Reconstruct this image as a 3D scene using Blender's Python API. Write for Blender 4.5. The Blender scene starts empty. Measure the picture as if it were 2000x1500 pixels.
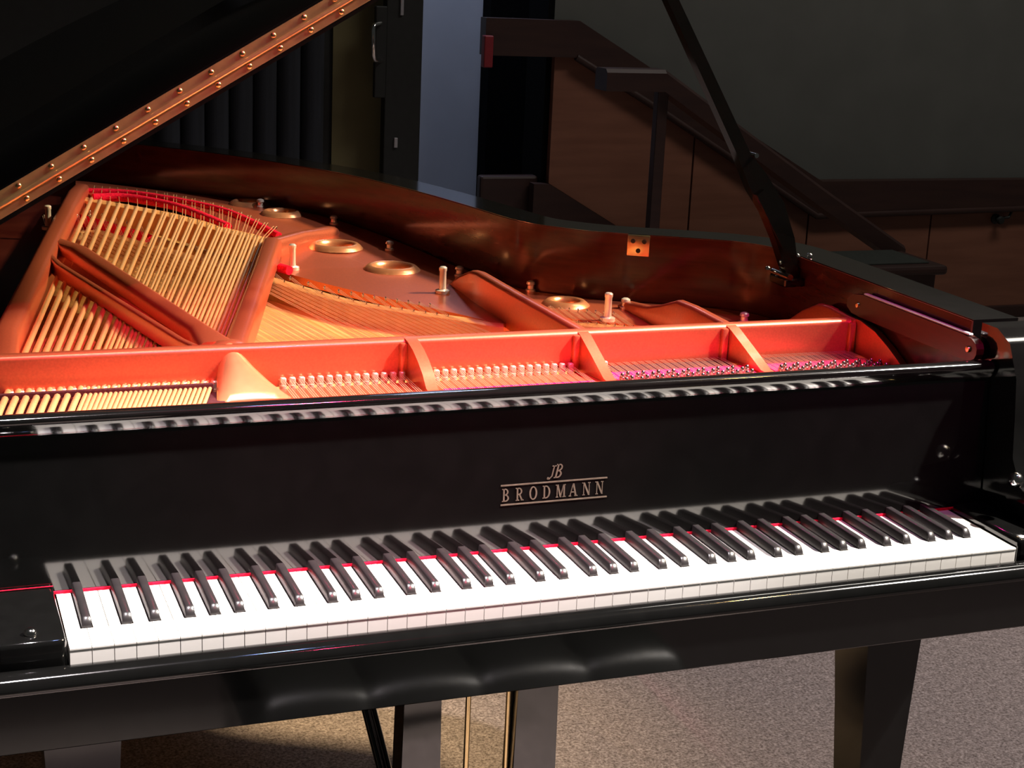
import bpy, bmesh, math, random
from mathutils import Vector, Matrix
random.seed(7)
scene = bpy.context.scene
COL = scene.collection
Z0 = 0.74                      # height of the white key tops above the floor

# ------------------------------------------------------------------ camera
def look_camera():
    yaw, pitch, roll, fpx = 0.370870, -0.265721, 0.0461469, 3140.72
    f = Vector((math.sin(yaw)*math.cos(pitch), math.cos(yaw)*math.cos(pitch), math.sin(pitch)))
    r0 = Vector((math.cos(yaw), -math.sin(yaw), 0)); u0 = r0.cross(f)
    c, s = math.cos(roll), math.sin(roll)
    r = c*r0 + s*u0; u = -s*r0 + c*u0
    cam = bpy.data.cameras.new('camera'); cam.sensor_width = 36; cam.lens = fpx/2000*36
    cam.clip_start = 0.05; cam.clip_end = 100
    o = bpy.data.objects.new('camera', cam); COL.objects.link(o)
    m = Matrix((r, u, -f)).transposed().to_4x4()
    m.translation = Vector((-0.143793, -1.636688, 0.744469 + Z0))
    o.matrix_world = m
    scene.camera = o
look_camera()

# ------------------------------------------------------------------ world, lights, exposure
vs = scene.view_settings
vs.view_transform = 'Standard'; vs.look = 'None'; vs.gamma = 1.0; vs.use_curve_mapping = False
vs.exposure = 0.0
w = bpy.data.worlds.new('dim_hall'); scene.world = w; w.use_nodes = True
w.node_tree.nodes['Background'].inputs[0].default_value = (0.95, 1.0, 0.93, 1)
w.node_tree.nodes['Background'].inputs[1].default_value = 0.020

def spot(name, loc, aim, power, color, size_deg, blend=0.5, radius=0.09):
    l = bpy.data.lights.new(name, 'SPOT'); l.energy = power; l.color = color
    l.spot_size = math.radians(size_deg); l.spot_blend = blend; l.shadow_soft_size = radius
    o = bpy.data.objects.new(name, l); COL.objects.link(o); o.location = loc
    o.rotation_euler = (Vector(aim) - Vector(loc)).to_track_quat('-Z', 'Y').to_euler()
    return o
def area(name, loc, aim, power, color, sx, sy):
    l = bpy.data.lights.new(name, 'AREA'); l.energy = power; l.color = color
    l.shape = 'RECTANGLE'; l.size = sx; l.size_y = sy
    o = bpy.data.objects.new(name, l); COL.objects.link(o); o.location = loc
    o.rotation_euler = (Vector(aim) - Vector(loc)).to_track_quat('-Z', 'Y').to_euler()
    return o
# stage spots hung on a bar high above the player, plus an added wide fill
spot('stage_spot_white', (4.0, -0.7, 5.1), (0.70, -0.32, 0.78), 5600, (1.0, 0.92, 0.84), 21, 0.5)
spot('stage_spot_soft', (0.16, -0.7, 5.1), (0.22, -0.22, 0.78), 2000, (1.0, 0.88, 0.90), 20, 0.5)
spot('floor_fill_spot', (4.3, -0.5, 5.2), (1.2, 0.6, 0.3), 800, (1.0, 0.90, 0.88), 62, 0.6)  # wide fill added to brighten the floor outside the narrow cones
spot('stage_spot_red', (1.5, -2.6, 5.2), (0.42, 0.46, 0.92), 1900, (1.0, 0.04, 0.15), 11, 0.6)
spot('stage_spot_magenta', (1.9, -2.6, 5.0), (1.04, 0.42, 0.90), 1100, (1.0, 0.02, 0.34), 8, 0.6)
spot('stage_spot_blue', (1.15, -0.7, 5.2), (0.6, 0.0, 0.8), 50, (0.35, 0.5, 1.0), 26)
spot('stage_spot_amber', (3.1, -0.7, 4.9), (0.9, 0.0, 0.8), 110, (1.0, 0.62, 0.2), 30)
# warm side light from the audience side, reaching in under the raised lid
spot('side_spot_amber', (5.0, 0.2, 4.7), (0.55, 1.05, 0.88), 3500, (1.0, 0.74, 0.40), 21, 0.6, 0.28)
# dim house lights for the back of the hall
area('house_light', (3.8, 1.9, 4.4), (3.6, 4.1, 0.9), 50, (1.0, 0.93, 0.84), 2.5, 0.6)
area('corridor_light', (2.05, 4.45, 2.9), (2.05, 5.0, 0.9), 16, (0.62, 0.72, 1.0), 0.5, 0.3)

# ------------------------------------------------------------------ materials
def nodes_of(name):
    m = bpy.data.materials.new(name); m.use_nodes = True
    nt = m.node_tree; b = nt.nodes['Principled BSDF']
    return m, nt, b
def link(nt, a, ao, b, bi): nt.links.new(a.outputs[ao], b.inputs[bi])
def mat(name, col, rough=0.5, metal=0.0, var=0.0, scale=40.0, bump=0.0, coat=0.0, spec=0.5, stretch=(1, 1, 1), col2=None, detail=3, rot=(0, 0, 0)):
    m, nt, b = nodes_of(name)
    b.inputs['Roughness'].default_value = rough; b.inputs['Metallic'].default_value = metal
    b.inputs['Specular IOR Level'].default_value = spec
    b.inputs['Coat Weight'].default_value = coat; b.inputs['Coat Roughness'].default_value = 0.06
    tc = nt.nodes.new('ShaderNodeTexCoord'); mp = nt.nodes.new('ShaderNodeMapping')
    mp.vector_type = 'TEXTURE'; mp.inputs['Scale'].default_value = tuple(1/q for q in stretch); mp.inputs['Rotation'].default_value = rot
    link(nt, tc, 'Object', mp, 'Vector')
    n = nt.nodes.new('ShaderNodeTexNoise'); n.inputs['Scale'].default_value = scale; n.inputs['Detail'].default_value = detail
    link(nt, mp, 'Vector', n, 'Vector')
    r = nt.nodes.new('ShaderNodeValToRGB')
    c2 = col2 or tuple(min(1, c*(1 + var)) for c in col)
    c1 = col if col2 else tuple(c*(1 - var) for c in col)
    r.color_ramp.elements[0].position = 0.35; r.color_ramp.elements[1].position = 0.65
    r.color_ramp.elements[0].color = (*c1, 1); r.color_ramp.elements[1].color = (*c2, 1)
    link(nt, n, 'Fac', r, 'Fac'); link(nt, r, 'Color', b, 'Base Color')
    if bump:
        bp = nt.nodes.new('ShaderNodeBump'); bp.inputs['Strength'].default_value = bump; bp.inputs['Distance'].default_value = 0.002
        link(nt, n, 'Fac', bp, 'Height'); link(nt, bp, 'Normal', b, 'Normal')
    return m
M = {}
M['black'] = mat('polished_black_lacquer', (0.0034, 0.0034, 0.0033), 0.07, var=0.1, spec=0.8)
M['lidblack'] = mat('polished_black_lid_lacquer', (0.005, 0.005, 0.005), 0.09, var=0.1, spec=0.5)
M['ivory'] = mat('white_key_plastic', (0.80, 0.78, 0.74), 0.28, var=0.02, scale=15)
M['ebony'] = mat('black_key_plastic', (0.016, 0.014, 0.015), 0.30, var=0.15, spec=0.55)
M['plate'] = mat('bronze_plate_paint', (0.66, 0.165, 0.085), 0.31, metal=0.68, var=0.06, scale=300, bump=0.02, coat=0.15)
M['ring'] = mat('plate_paint_highlight', (0.95, 0.42, 0.21), 0.27, metal=0.75, var=0.05, scale=100)  # brighter copy of the plate paint, highlights put into the colour
M['copper'] = mat('copper_string_winding', (0.95, 0.53, 0.25), 0.38, metal=0.65, var=0.12, scale=500)
M['wire'] = mat('steel_wire', (0.80, 0.64, 0.44), 0.4, metal=0.6, var=0.1)
M['felt'] = mat('red_felt', (0.62, 0.008, 0.035), 0.95, var=0.25, scale=250, bump=0.4, spec=0.1)
M['magfelt'] = mat('red_felt_lit_pink', (0.85, 0.01, 0.14), 0.95, var=0.2, scale=250, bump=0.4, spec=0.1)  # red felt with the magenta stage light mixed into its colour
M['darkfelt'] = mat('dark_under_felt', (0.05, 0.014, 0.018), 0.95, var=0.2, scale=250, spec=0.1)
M['spruce'] = mat('spruce_soundboard', (0.62, 0.36, 0.11), 0.42, col2=(0.80, 0.52, 0.20), scale=9, stretch=(24, 0.5, 1), rot=(0, 0, math.radians(10)), coat=0.1, detail=2)
M['maple'] = mat('maple_bridge', (0.50, 0.24, 0.075), 0.45, col2=(0.58, 0.30, 0.10), scale=20, stretch=(3, 3, 1))
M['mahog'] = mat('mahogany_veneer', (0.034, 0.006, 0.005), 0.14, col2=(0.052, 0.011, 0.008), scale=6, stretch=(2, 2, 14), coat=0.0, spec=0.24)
M['brownwood'] = mat('stained_rail_wood', (0.022, 0.007, 0.005), 0.3, col2=(0.034, 0.010, 0.007), scale=8, stretch=(14, 2, 14))
M['brass'] = mat('brass', (0.74, 0.55, 0.27), 0.27, metal=1.0, var=0.06, scale=60)
M['hinge_brass'] = mat('hinge_brass', (0.60, 0.47, 0.24), 0.30, metal=0.7, var=0.08, scale=60)
M['brassdull'] = mat('dull_brass_inlay', (0.105, 0.09, 0.066), 0.5, metal=0.4, var=0.15, scale=200)
M['agraffe'] = mat('pale_brass_studs', (0.80, 0.66, 0.55), 0.3, metal=0.6, var=0.06)
M['chrome'] = mat('chrome', (0.85, 0.84, 0.82), 0.12, metal=1.0, var=0.03)
M['satin'] = mat('satin_steel', (0.82, 0.77, 0.70), 0.25, metal=0.55, var=0.04)
M['nickel'] = mat('nickel_pins', (0.42, 0.39, 0.36), 0.25, metal=1.0, var=0.1)
M['steelstrip'] = mat('grey_steel_strip', (0.42, 0.41, 0.44), 0.35, metal=0.4, var=0.08)
M['leather'] = mat('black_leather', (0.013, 0.0135, 0.012), 0.36, var=0.2, scale=220, bump=0.25)
M['panelwood'] = mat('brown_wainscot_wood', (0.175, 0.067, 0.040), 0.5, col2=(0.215, 0.086, 0.052), scale=3, stretch=(1, 1, 9))
M['trimwood'] = mat('dark_red_rail_wood', (0.029, 0.012, 0.0105), 0.45, col2=(0.039, 0.0165, 0.013), scale=4, stretch=(1, 1, 9))
M['greywall'] = mat('grey_painted_wall', (0.088, 0.090, 0.084), 0.85, var=0.05, scale=6)
M['palewall'] = mat('pale_corridor_wall', (0.55, 0.57, 0.62), 0.8, var=0.03, scale=5)
M['olive'] = mat('olive_painted_wall', (0.15, 0.125, 0.055), 0.8, var=0.05, scale=6)
M['bluedark'] = mat('dark_blue_curtain', (0.013, 0.015, 0.022), 0.9, var=0.2, scale=10, stretch=(6, 1, 0.3))
M['void'] = mat('black_door_paint', (0.008, 0.009, 0.0085), 0.6, var=0.2)
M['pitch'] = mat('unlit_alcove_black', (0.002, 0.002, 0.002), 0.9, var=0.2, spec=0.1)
M['tag'] = mat('red_plastic_box', (0.22, 0.012, 0.02), 0.5, var=0.05)
M['stepcloth'] = mat('dark_green_step_carpet', (0.020, 0.024, 0.020), 0.9, var=0.2, scale=80)

def carpet():
    m, nt, b = nodes_of('speckled_loop_carpet')
    b.inputs['Roughness'].default_value = 0.95; b.inputs['Specular IOR Level'].default_value = 0.1
    tc = nt.nodes.new('ShaderNodeTexCoord')
    n1 = nt.nodes.new('ShaderNodeTexNoise'); n1.inputs['Scale'].default_value = 170; n1.inputs['Detail'].default_value = 4; n1.inputs['Roughness'].default_value = 0.7
    n2 = nt.nodes.new('ShaderNodeTexNoise'); n2.inputs['Scale'].default_value = 55; n2.inputs['Detail'].default_value = 2
    n3 = nt.nodes.new('ShaderNodeTexNoise'); n3.inputs['Scale'].default_value = 3.0
    for n in (n1, n2, n3): link(nt, tc, 'Object', n, 'Vector')
    r1 = nt.nodes.new('ShaderNodeValToRGB')
    r1.color_ramp.elements[0].position = 0.36; r1.color_ramp.elements[0].color = (0.13, 0.10, 0.09, 1)
    r1.color_ramp.elements[1].position = 0.66; r1.color_ramp.elements[1].color = (0.46, 0.39, 0.37, 1)
    link(nt, n1, 'Fac', r1, 'Fac')
    mx = nt.nodes.new('ShaderNodeMix'); mx.data_type = 'RGBA'; mx.blend_type = 'OVERLAY'; mx.inputs[0].default_value = 0.5
    link(nt, r1, 'Color', mx, 6); link(nt, n2, 'Fac', mx, 7)
    link(nt, mx, 2, b, 'Base Color')
    bp = nt.nodes.new('ShaderNodeBump'); bp.inputs['Strength'].default_value = 0.6; bp.inputs['Distance'].default_value = 0.004
    link(nt, n1, 'Fac', bp, 'Height'); link(nt, bp, 'Normal', b, 'Normal')
    return m
M['carpet'] = carpet()

# ------------------------------------------------------------------ object helpers
WL = {}
def finish(me, smooth):
    if smooth is not None:
        me.polygons.foreach_set('use_smooth', [True]*len(me.polygons))
        me.set_sharp_from_angle(angle=math.radians(smooth))
def to_mesh(name, bm, m, smooth=None):
    bmesh.ops.recalc_face_normals(bm, faces=bm.faces)
    me = bpy.data.meshes.new(name); bm.to_mesh(me); bm.free()
    me.materials.append(m if not isinstance(m, str) else M[m])
    finish(me, smooth)
    return me
def put(name, me, parent=None, loc=(0, 0, 0)):
    o = bpy.data.objects.new(name, me); COL.objects.link(o); o.location = loc
    WL[o] = Vector(loc)
    if parent is not None:
        o.parent = parent; o.matrix_parent_inverse = Matrix.Translation(-WL[parent])
    return o
def obj(name, bm, m, parent=None, smooth=None, loc=(0, 0, 0)):
    return put(name, to_mesh(name, bm, m, smooth), parent, loc)
def tag(o, label=None, cat=None, group=None, kind=None):
    for k, v in (('label', label), ('category', cat), ('group', group), ('kind', kind)):
        if v: o[k] = v
    return o
def empty(name, loc):
    o = bpy.data.objects.new(name, None); COL.objects.link(o); o.location = loc; o.empty_display_size = 0.1
    WL[o] = Vector(loc); return o
def zz(p): return (p[0], p[1], p[2] + Z0)

def box(bm, x0, x1, y0, y1, z0, z1, bev=0, seg=2):
    r = bmesh.ops.create_cube(bm, size=1.0)
    vs_ = r['verts']
    for v in vs_:
        v.co = Vector((x0 + (v.co.x + .5)*(x1 - x0), y0 + (v.co.y + .5)*(y1 - y0), z0 + (v.co.z + .5)*(z1 - z0)))
    if bev:
        es = list({e for v in vs_ for e in v.link_edges})
        bmesh.ops.bevel(bm, geom=es, offset=bev, segments=seg, affect='EDGES', profile=0.5, clamp_overlap=True)
    return bm
def nb(): return bmesh.new()
def prism(bm, pts, axis, a, b):
    """polygon pts in the plane across `axis`, swept from a to b"""
    def P(p, t):
        if axis == 'z': return (p[0], p[1], t)
        if axis == 'y': return (p[0], t, p[1])
        return (t, p[0], p[1])
    A = [bm.verts.new(P(p, a)) for p in pts]; B = [bm.verts.new(P(p, b)) for p in pts]
    n = len(pts)
    bm.faces.new(A); bm.faces.new(list(reversed(B)))
    for i in range(n): bm.faces.new((A[i], B[i], B[(i+1) % n], A[(i+1) % n]))
    return bm
def bevel_all(bm, off, seg=2, ang=20):
    es = [e for e in bm.edges if len(e.link_faces) == 2 and e.calc_face_angle(0) > math.radians(ang)]
    bmesh.ops.bevel(bm, geom=es, offset=off, segments=seg, affect='EDGES', profile=0.5, clamp_overlap=True)
    return bm
def tube(bm, pts, r, n=8, cap=True):
    pts = [Vector(p) for p in pts]; rs = r if isinstance(r, (list, tuple)) else [r]*len(pts)
    rings = []; up = None
    for i, p in enumerate(pts):
        d = (pts[min(i+1, len(pts)-1)] - pts[max(i-1, 0)]).normalized()
        if up is None: up = d.orthogonal().normalized()
        up = (up - d*up.dot(d)).normalized(); sd = d.cross(up)
        rings.append([bm.verts.new(p + rs[i]*(math.cos(2*math.pi*k/n)*up + math.sin(2*math.pi*k/n)*sd)) for k in range(n)])
    for a, b in zip(rings, rings[1:]):
        for k in range(n): bm.faces.new((a[k], a[(k+1) % n], b[(k+1) % n], b[k]))
    if cap: bm.faces.new(rings[0]); bm.faces.new(list(reversed(rings[-1])))
    return bm
def lathe(bm, prof, n=20, c=(0, 0, 0), closed=False):
    rings = []
    for (r, z) in prof:
        if r < 1e-6: rings.append([bm.verts.new((c[0], c[1], c[2] + z))])
        else: rings.append([bm.verts.new((c[0] + r*math.cos(2*math.pi*k/n), c[1] + r*math.sin(2*math.pi*k/n), c[2] + z)) for k in range(n)])
    prs = list(zip(rings, rings[1:]))
    if closed: prs.append((rings[-1], rings[0]))
    for a, b in prs:
        for k in range(n):
            k2 = (k+1) % n
            if len(a) == 1 and len(b) == 1: continue
            if len(a) == 1: bm.faces.new((a[0], b[k2], b[k]))
            elif len(b) == 1: bm.faces.new((a[k], a[k2], b[0]))
            else: bm.faces.new((a[k], a[k2], b[k2], b[k]))
    return bm
def loft(bm, secs, cap=True):
    R = [[bm.verts.new(p) for p in s] for s in secs]; n = len(secs[0])
    for a, b in zip(R, R[1:]):
        for k in range(n): bm.faces.new((a[k], a[(k+1) % n], b[(k+1) % n], b[k]))
    if cap: bm.faces.new(R[0]); bm.faces.new(list(reversed(R[-1])))
    return bm
def catmull(P, n=6):
    P = [Vector(p) for p in P]; out = []
    for i in range(len(P) - 1):
        p0 = P[max(i-1, 0)]; p1 = P[i]; p2 = P[i+1]; p3 = P[min(i+2, len(P)-1)]
        for k in range(n):
            t = k/n
            out.append(0.5*((2*p1) + (-p0 + p2)*t + (2*p0 - 5*p1 + 4*p2 - p3)*t*t + (-p0 + 3*p1 - 3*p2 + p3)*t**3))
    out.append(P[-1]); return out
def offset_path(P, d):
    out = []
    for i, p in enumerate(P):
        t = (P[min(i+1, len(P)-1)] - P[max(i-1, 0)]); t = Vector((t.x, t.y)).normalized()
        out.append(Vector((p.x + t.y*d, p.y - t.x*d)))
    return out
def wall_strip(bm, A, B, z0, z1):
    """closed vertical band between plan paths A and B"""
    secs = [[(a.x, a.y, z0), (a.x, a.y, z1), (b.x, b.y, z1), (b.x, b.y, z0)] for a, b in zip(A, B)]
    return loft(bm, secs)
def rib(bm, path, wd, zb, bev=0.005):
    """plate strut: path of (x, y, ztop), flat bottom at zb, chamfered top"""
    P = [Vector(p) for p in path]; secs = []
    ws = wd if isinstance(wd, (list, tuple)) else [wd]*len(P)
    zs = [q - Z0 for q in zb] if isinstance(zb, (list, tuple)) else [zb - Z0]*len(P)
    for i, p in enumerate(P):
        t = P[min(i+1, len(P)-1)] - P[max(i-1, 0)]; t = Vector((t.x, t.y)).normalized(); nx, ny = t.y, -t.x
        h = ws[i]/2; b = min(bev, h*0.6)
        def S(o, z): return (p.x + nx*o, p.y + ny*o, z + Z0)
        zt = p.z
        secs.append([S(-h, zs[i]), S(-h, zt - b), S(-h + b*0.35, zt - b*0.3), S(-h + b, zt), S(h - b, zt), S(h - b*0.35, zt - b*0.3), S(h, zt - b), S(h, zs[i])])
    return loft(bm, secs)

# ------------------------------------------------------------------ the hall
bm = nb(); box(bm, -4, 8, -5, 8, -0.1, 0.0)
tag(obj('floor', bm, 'carpet'), 'speckled grey brown carpet floor', kind='structure')
YW = 4.1
def zr(z): return z + Z0
bm = nb(); box(bm, 2.19, 8.0, YW, YW + 0.15, 0, 4.6)
tag(obj('wall_back', bm, 'greywall'), 'dark grey painted back wall above the wood wainscot', kind='structure')
bm = nb(); box(bm, -4.0, 1.535, YW, YW + 0.15, 0, 4.6)
wl = tag(obj('wall_left', bm, 'void'), 'dark wall left of the doorway', kind='structure')
bm = nb(); box(bm, 1.335, 1.53, YW - 0.012, YW, 0, 4.6)
tag(obj('trim_1', bm, 'olive'), 'olive painted wall strip beside the dark door', kind='structure')
# blue curtain folds on the dark wall
cur = empty('stage_curtain', (1.1, YW - 0.05, 0))
tag(cur, 'dark blue folded stage curtain hanging beside the olive wall', 'curtain')
for k in range(7):
    x = 0.74 + k*0.085
    bm = nb(); secs = []
    for z in (0.02, 1.5, 3.2):
        secs.append([(x + 0.042*math.cos(a)*(1.0), YW - 0.055 - 0.035*math.sin(a), z) for a in [2*math.pi*i/12 for i in range(12)]])
    loft(bm, secs); obj('curtain_fold', bm, 'bluedark', cur, smooth=50)
# pale corridor seen through the doorway
bm = nb(); box(bm, 1.2, 2.225, 5.0, 5.1, 0, 3.2)
tag(obj('wall_corridor', bm, 'palewall'), 'pale blue lit corridor wall seen through the doorway', kind='structure')
bm = nb(); box(bm, 2.225, 3.6, 4.90, 5.1, 0, 3.2); box(bm, 2.165, 2.1895, YW, 4.3, 0, 3.2)  # second box is an added dark cover hiding corridor light on the wall end
tag(obj('wall_alcove', bm, 'pitch'), 'unlit alcove wall with its darkness in the colour, behind the stair landing', kind='structure')
# open dark door
door = tag(empty('door_1', (1.56, 4.0, 0)), 'open black door with a pull handle', kind='structure')
bm = nb(); box(bm, 1.497, 1.633, 3.97, 4.02, 0.01, 2.3, 0.004); obj('door_leaf', bm, 'void', door)
bm = nb(); tube(bm, [(1.475, 3.965, zr(.46)), (1.44, 3.93, zr(.455)), (1.437, 3.925, zr(.44)), (1.440, 3.925, zr(.35)), (1.445, 3.93, zr(.335)), (1.478, 3.965, zr(.33))], 0.008, 8)
obj('door_handle', bm, 'chrome', door, smooth=60)
bm = nb(); box(bm, 1.455, 1.497, 3.96, 3.985, zr(.20), zr(.52), 0.004); obj('lock_plate', bm, 'void', door)
bm = nb(); box(bm, 1.535, 1.548, 3.963, 3.972, zr(.022), zr(.058), 0.002); obj('strike_plate', bm, 'steelstrip', door)
bm = nb(); box(bm, 1.546, 1.558, 3.963, 3.972, zr(.49), zr(.58), 0.002); obj('strike_plate', bm, 'steelstrip', door)
# wainscot on the back wall, following the stair
wain = tag(empty('wainscot', (3.2, YW, 0)), 'brown wood wainscot with a wide dark rail stepping down along the stair', kind='structure')
prof = [(2.184, .36), (2.262, .355), (2.49, .235), (2.658, .140), (3.066, -.096), (3.369, -.262), (4.3, -.25), (6.0, -.22)]
def zp(x):
    for (a, b), (c, d) in zip(prof, prof[1:]):
        if a <= x <= c: return b + (d - b)*(x - a)/(c - a)
    return prof[-1][1]
def zbot(x): return max(-.735, -.127 - (x - 2.186)*0.576) if x > 2.186 else -.127
xs = [2.184, 2.80, 3.35, 3.95, 4.55, 5.3, 6.0]
for a, b in zip(xs, xs[1:]):
    mids = [a + 0.004] + [q[0] for q in prof if a + .01 < q[0] < b - .01] + [b - 0.004]
    top = [(x, zr(zp(x))) for x in mids]
    bots = [a + 0.004] + [x for x in (3.24,) if a + .01 < x < b - .01] + [b - 0.004]
    bot = [(x, zr(zbot(x))) for x in reversed(bots)]
    bm = nb(); prism(bm, top + bot, 'y', YW - 0.03, YW + 0.002); obj('panel', bm, 'panelwood', wain)
capt = [(1.895, .487), (2.268, .485), (3.378, -.126), (6.0, -.125)]
capb = [(6.0, -.222), (3.369, -.266), (2.658, .137), (2.259, .350), (1.895, .352)]
bm = nb(); prism(bm, [(x, zr(z)) for x, z in capt + capb], 'y', YW - 0.065, YW - 0.005); bevel_all(bm, 0.01, 2); obj('cap_rail', bm, 'trimwood', wain)
bm = nb(); tube(bm, [(2.262, YW - .06, zr(.352)), (2.658, YW - .06, zr(.14)), (3.369, YW - .06, zr(-.268)), (6.0, YW - .06, zr(-.225))], 0.014, 8); obj('lower_bead', bm, 'trimwood', wain, smooth=60)
bm = nb(); box(bm, 3.2, 6.0, YW - 0.045, YW, 0, 0.055, 0.006); tag(obj('baseboard_back', bm, 'trimwood'), 'dark baseboard under the wainscot', kind='structure')
# skirt of the stair below the sloped panel, and the landing beside it
bm = nb(); prism(bm, [(2.12, 0.0), (2.12, zr(-.127)), (2.186, zr(-.130)), (3.24, zr(-.737)), (3.24, 0.0)], 'y', YW - 0.05, YW); tag(obj('trim_2', bm, 'trimwood'), 'dark stair skirt board below the sloped panels', kind='structure')
bm = nb(); box(bm, 1.925, 2.16, YW + 0.01, 4.16, 0, zr(-.105), 0.01); tag(obj('stair_landing', bm, 'trimwood'), 'dark reddish stair landing at the foot of the unlit alcove', kind='structure')
bm = nb(); box(bm, 1.88, 1.915, YW - 0.10, YW - 0.064, zr(.31), zr(.425), 0.004)
tag(obj('alarm_box', bm, 'tag'), 'small red box on the rail beside the pale corridor wall', 'box')
# free-standing handrail in front of the stair
hr = tag(empty('handrail', (2.36, 3.5, 0)), 'dark wooden stair handrail with a flat lit top and a square post', 'handrail')
secs = []
for (x, z) in ((2.13, .335), (2.355, .335), (3.035, -.085), (3.407, -.305)):
    secs.append([(x, 3.45, zr(z - .055)), (x, 3.45, zr(z + .008)), (x, 3.462, zr(z + .02)), (x, 3.538, zr(z + .02)), (x, 3.55, zr(z + .008)), (x, 3.55, zr(z - .055))])
bm = nb(); loft(bm, secs); obj('rail', bm, 'trimwood', hr)
bm = nb(); box(bm, 2.343, 2.383, 3.48, 3.52, 0, zr(.30), 0.004); obj('post', bm, 'trimwood', hr)
bm = nb(); box(bm, 3.395, 3.425, 3.48, 3.52, 0, zr(-.32), 0.004); obj('post', bm, 'trimwood', hr)
# low carpeted platform at the foot of the stair
pl = tag(empty('stage_step', (3.1, 3.4, 0)), 'low dark carpeted platform with a reddish wooden edge behind the piano', 'step')
bm = nb(); box(bm, 2.55, 3.36, 3.18, 3.44, 0, zr(-.335), 0.004); obj('step_body', bm, 'trimwood', pl)
bm = nb(); box(bm, 2.54, 3.39, 3.15, 3.445, zr(-.335), zr(-.30), 0.012); obj('nosing', bm, 'trimwood', pl)
bm = nb(); box(bm, 2.56, 3.34, 3.20, 3.44, zr(-.302), zr(-.294), 0.003); obj('carpet_top', bm, 'stepcloth', pl)
# bracket knob on the wainscot
kb = tag(empty('wall_hook', (4.278, YW - .03, zr(-.30))), 'small dark round hook fixed on the wainscot at the right', 'hook')
bm = nb(); lathe(bm, [(0, 0), (.022, 0), (.022, .008), (.012, .014), (.010, .03), (.018, .038), (.014, .048), (0, .05)], 16)
for v in bm.verts: v.co = Vector((4.278 + v.co.x, YW - .03 - v.co.z, zr(-.30) + v.co.y))
obj('knob', bm, 'void', kb, smooth=50)
bm = nb(); tube(bm, [(4.285, YW - .045, zr(-.295)), (4.33, YW - .055, zr(-.29)), (4.345, YW - .05, zr(-.265))], .006, 8); obj('hook_arm', bm, 'void', kb, smooth=60)

# ------------------------------------------------------------------ the grand piano
piano = empty('grand_piano', (0.6125, 1.1, 0))
tag(piano, 'polished black grand piano with open lid, bronze plate and white keyboard', 'piano')

# rim ------------------------------------------------------------
RIM = catmull([(1.275, -.02), (1.275, .35), (1.275, .66), (1.270, .765), (1.235, .832), (1.162, .880), (1.042, .944), (.968, 1.004), (.912, 1.085), (.868, 1.282), (.832, 1.432), (.776, 1.610), (.704, 1.765), (.559, 1.992), (.391, 2.174), (.25, 2.285), (.10, 2.33), (-.015, 2.29), (-.05, 2.19), (-.05, 1.2), (-.05, -.02)], 6)
RIM = [Vector((p[0], p[1])) for p in RIM]
OUT = offset_path(RIM, 0.080)
OUT2 = offset_path(RIM, 0.003)
IN = RIM
i0 = next(i for i, p in enumerate(RIM) if p.y > .16)
i1 = max(i for i, p in enumerate(RIM) if p.y > .16)
bm = nb(); wall_strip(bm, OUT2[i0:i1+1], OUT[i0:i1+1], zr(-.10), zr(.26)); bevel_all(bm, 0.004, 2, 60)
obj('rim', bm, 'black', piano, smooth=40)
bm = nb(); wall_strip(bm, IN[i0:i1+1], OUT2[i0:i1+1], zr(.06), zr(.2585)); obj('inner_rim', bm, 'mahog', piano, smooth=40)
# arms at both ends of the keyboard
arm = [(.20, .26), (.165, .26), (.135, .245), (.112, .20), (.105, .15), (.098, .09), (.075, .055), (.02, .038), (-.03, .030), (-.045, .018), (-.047, -.10), (.20, -.10)]
arm = [(max(y, -.009), z) for y, z in arm if not (y == -.045)]
for x0, x1 in ((-.13, -.076), (1.280, 1.355)):
    bm = nb(); prism(bm, [(y, zr(z)) for y, z in arm], 'x', x0, x1); bevel_all(bm, 0.005, 2, 35); obj('arm', bm, 'black', piano, smooth=35)
# key bed, key slip, stretcher
bm = nb(); box(bm, -.13, 1.355, -.033, .62, zr(-.10), zr(-.033), 0.0015, 1); obj('key_bed', bm, 'black', piano)
ks = [(-.010, -.034), (-.010, -.0145), (-.014, -.0125), (-.022, -.012), (-.030, -.0135), (-.0355, -.0175), (-.0385, -.0235), (-.0392, -.029), (-.0375, -.0315), (-.0345, -.0325), (-.0345, -.034)]
bm = nb(); prism(bm, [(y, zr(z)) for y, z in ks], 'x', -.13, 1.355); obj('key_slip', bm, 'black', piano, smooth=50)
st = [(.176, .10), (.172, .205), (.1722, .2115), (.1730, .2125), (.1770, .2120), (.1785, .2105), (.1790, .205), (.188, .145), (.245, .145), (.245, .10)]
bm = nb(); prism(bm, [(y, zr(z)) for y, z in st], 'x', -.049, 1.274); obj('stretcher', bm, 'black', piano, smooth=40)
# fallboard, leaning back 4 degrees, with a rounded bead along its top
T4 = math.tan(math.radians(4)); FY, FZ = .1545, .0040
def fy(z): return FY + (z - FZ)*T4
fb = [(fy(.0040), .0040), (fy(.190), .190), (fy(.190) + .012, .190), (fy(.0040) + .016, .0040)]
bm = nb(); prism(bm, [(y, zr(z)) for y, z in fb], 'x', -.0745, 1.278); fall = obj('fallboard', bm, 'black', piano)
ARC = [(.2001 - .046*math.cos(math.radians(q)), .2176 - .046*math.sin(math.radians(q))) for q in range(38, 12, -2)]
nose = ARC + [(.1553, .2085), (.1562, .2108), (.1582, .2124), (.1610, .2130), (.1715, .2130), (.1715, .190)]
bm = nb(); prism(bm, [(y, zr(z)) for y, z in nose], 'x', -.073, 1.276); obj('fallboard_bead', bm, 'black', fall, smooth=30)
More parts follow.
